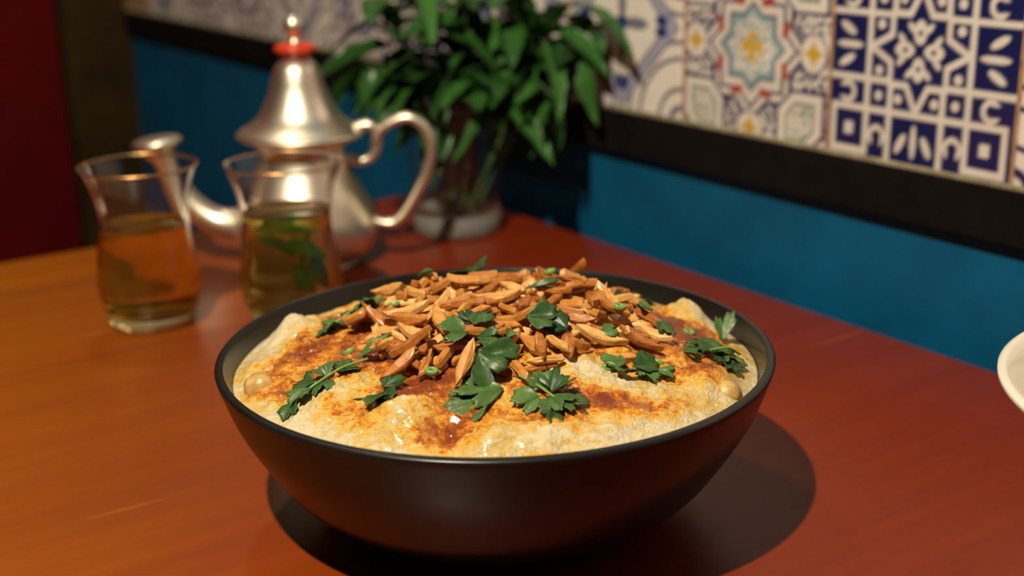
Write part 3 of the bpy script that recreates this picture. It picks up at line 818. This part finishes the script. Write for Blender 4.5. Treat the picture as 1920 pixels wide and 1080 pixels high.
v, f = tube(smooth_curve([(.026, 0, .0715), (.036, 0, .0685), (.0450, 0, .0705), (.0500, 0, .0780), (.0505, 0, .0850), (.0480, 0, .0895)], 5), .0036, 14, .9, side=(0, 1, 0)); obj('hinge_bracket', v, f, SILVER, pot)
sc_ = smooth_curve([(-.036, 0, .0260, .0140), (-.0483, 0, .0262, .0115), (-.0600, 0, .0290, .0098), (-.0720, 0, .0370, .0088), (-.0815, 0, .0490, .0078), (-.0870, 0, .0620, .0075), (-.0910, 0, .0730, .0085), (-.0935, 0, .0785, .0115), (-.0945, 0, .0810, .0140)], 6)
v, f = tube(sc_, [p[3] for p in sc_], 20, 1.0, cap=True, side=(0, 1, 0)); sp = obj('spout', v, f, SILVER, pot)
v, f = lathe(smooth_curve([(.0001, .0), (.0135, .0), (.0158, .0014), (.0160, .0034), (.0135, .0052), (.0060, .0062), (.0001, .0064)], 4), 40)
cap = obj('spout_cap', [(x, y, z) for x, y, z in v], f, SILVER, sp); cap.location = (-.0948, 0, .0808); cap.rotation_euler = (0, R(-6), 0)

# ------------------------------------------------------------------ vase with herbs
VX, VY = -.0392, .9300
vase = empty('glass_vase', (VX, VY, 0)); tag(vase, 'clear glass vase holding green herbs behind the bowl', 'vase')
outer = [(0, 0), (.0290, 0), (.0318, .0012), (.0322, .006), (.0335, .040), (.0368, .085), (.0392, .1060)]
inner = [(.0384, .1066), (.0374, .1060), (.0350, .085), (.0315, .040), (.0300, .0160), (.0260, .0125), (0, .0120)]
v, f = lathe(outer[4:] + inner[:4] + [(.0302, .0165), (.0326, .0150)], 80, close=True); obj('vase_body', v, f, GLASS_THIN, vase)
v, f = lathe([(0, 0), (.0290, 0), (.0318, .0012), (.0322, .006), (.0326, .0148), (.0304, .0162), (.0260, .0125), (0, .0120)], 80); obj('thick_base', v, f, GLASS_BASE, vase)
def herb(base, tip, bow, n, sd, label, lscale=1.0, first=.56, droop=.0):
    rg = random.Random(sd); b, t = Vector(base), Vector(tip)
    mid = (b + t) / 2 + Vector(bow)
    pts = smooth_curve([b, b.lerp(mid, .55), mid, t], 7)
    e = empty('mint_sprig', (VX + b.x, VY + b.y, b.z)); tag(e, label, 'herb', 'leafy mint stems in the glass vase')
    v, f = tube([Vector(p) - b for p in pts], [.0017 - .0010 * i / (len(pts) - 1) for i in range(len(pts))], 8); obj('stem', v, f, MINT_STEM, e)
    for k in range(n):
        u = first + (1 - first) * (k // 2 + .5) / max(1, (n + 1) // 2)
        p = Vector(pts[min(len(pts) - 1, int(u * (len(pts) - 1)))]) - b
        az = (k % 2) * math.pi + (k // 2) * 1.45 + rg.uniform(-.5, .5) + sd
        pitch = rg.uniform(-.5, .55) + droop
        o = link('leaf', LEAVES[rg.randrange(5)], e, p, (rg.uniform(-.5, .5), pitch, az)); o.scale = (lscale * rg.uniform(.75, 1.15),) * 3
    return e
herb((-.012, .004, .016), (-.052, -.012, .178), (-.004, 0, .012), 20, 1, 'mint stem leaning left above the teapot handle', 1.1)
herb((-.004, -.010, .016), (-.026, -.030, .190), (-.002, 0, .010), 20, 2, 'upright mint stem at the front left of the vase', 1.1)
herb((.006, -.008, .016), (.012, -.030, .190), (0, 0, .010), 20, 3, 'upright mint stem at the middle of the bunch', 1.1)
herb((.010, .004, .016), (.048, -.030, .185), (.004, 0, .015), 20, 4, 'mint stem leaning right in front of the tiles', 1.1)
herb((.004, .012, .016), (.088, -.020, .170), (.006, 0, .022), 20, 5, 'mint stem arching far right across the tiles')
herb((-.008, .010, .016), (-.012, .020, .200), (0, 0, .010), 18, 6, 'mint stem rising at the back left of the bunch')
herb((.012, -.004, .016), (.038, .016, .200), (.004, 0, .010), 18, 7, 'mint stem rising at the back right of the bunch')
herb((-.002, .006, .016), (-.058, -.020, .125), (-.012, 0, .040), 11, 8, 'drooping mint stem at the far left of the bunch', .9, .72, .45)
herb((.008, -.012, .016), (.075, -.044, .100), (.010, -.01, .055), 11, 9, 'drooping mint stem hanging over the right side of the vase', .85, .74, .55)
herb((.0, -.014, .016), (-.004, -.032, .135), (0, 0, .010), 18, 10, 'short leafy mint stem filling the mouth of the vase', .70, .66)
herb((-.006, -.004, .016), (.006, .004, .135), (.004, .006, .010), 20, 12, 'short dark mint stem inside the vase mouth', .70, .62)
herb((.012, .010, .016), (.046, -.006, .140), (.006, 0, .018), 18, 13, 'short mint stem at the right of the vase mouth', .75, .68)
herb((-.012, -.006, .016), (-.032, -.008, .138), (-.004, 0, .015), 18, 14, 'short mint stem at the left of the vase mouth', .75, .66)
herb((.014, .002, .016), (.104, -.012, .150), (.010, 0, .035), 18, 15, 'longest mint stem reaching right in front of the tiled wall', .9, .58, .15)
herb((.010, -.010, .016), (.066, -.030, .140), (.008, 0, .028), 18, 16, 'leafy mint stem bending right over the vase lip', .9, .62, .15)

# ------------------------------------------------------------------ white dish at the right edge of the picture
wd = smooth_curve([(.0001, .0), (.030, .0), (.034, .0015), (.0365, .006), (.055, .0260), (.075, .0480), (.0915, .0690), (.0950, .0738)], 5) + \
     smooth_curve([(.0950, .0752), (.0935, .0760), (.0910, .0752), (.0860, .0700), (.0720, .0520), (.050, .0290), (.030, .0120), (.0001, .0080)], 5)
v, f = lathe([(0 if p[0] < .0005 else p[0], p[1]) for p in wd], 120)
o = obj('white_dish', v, f, WHITE); o.location = (.2638, .4080, 0)
tag(o, 'white porcelain dish cut off by the right edge of the picture', 'dish')
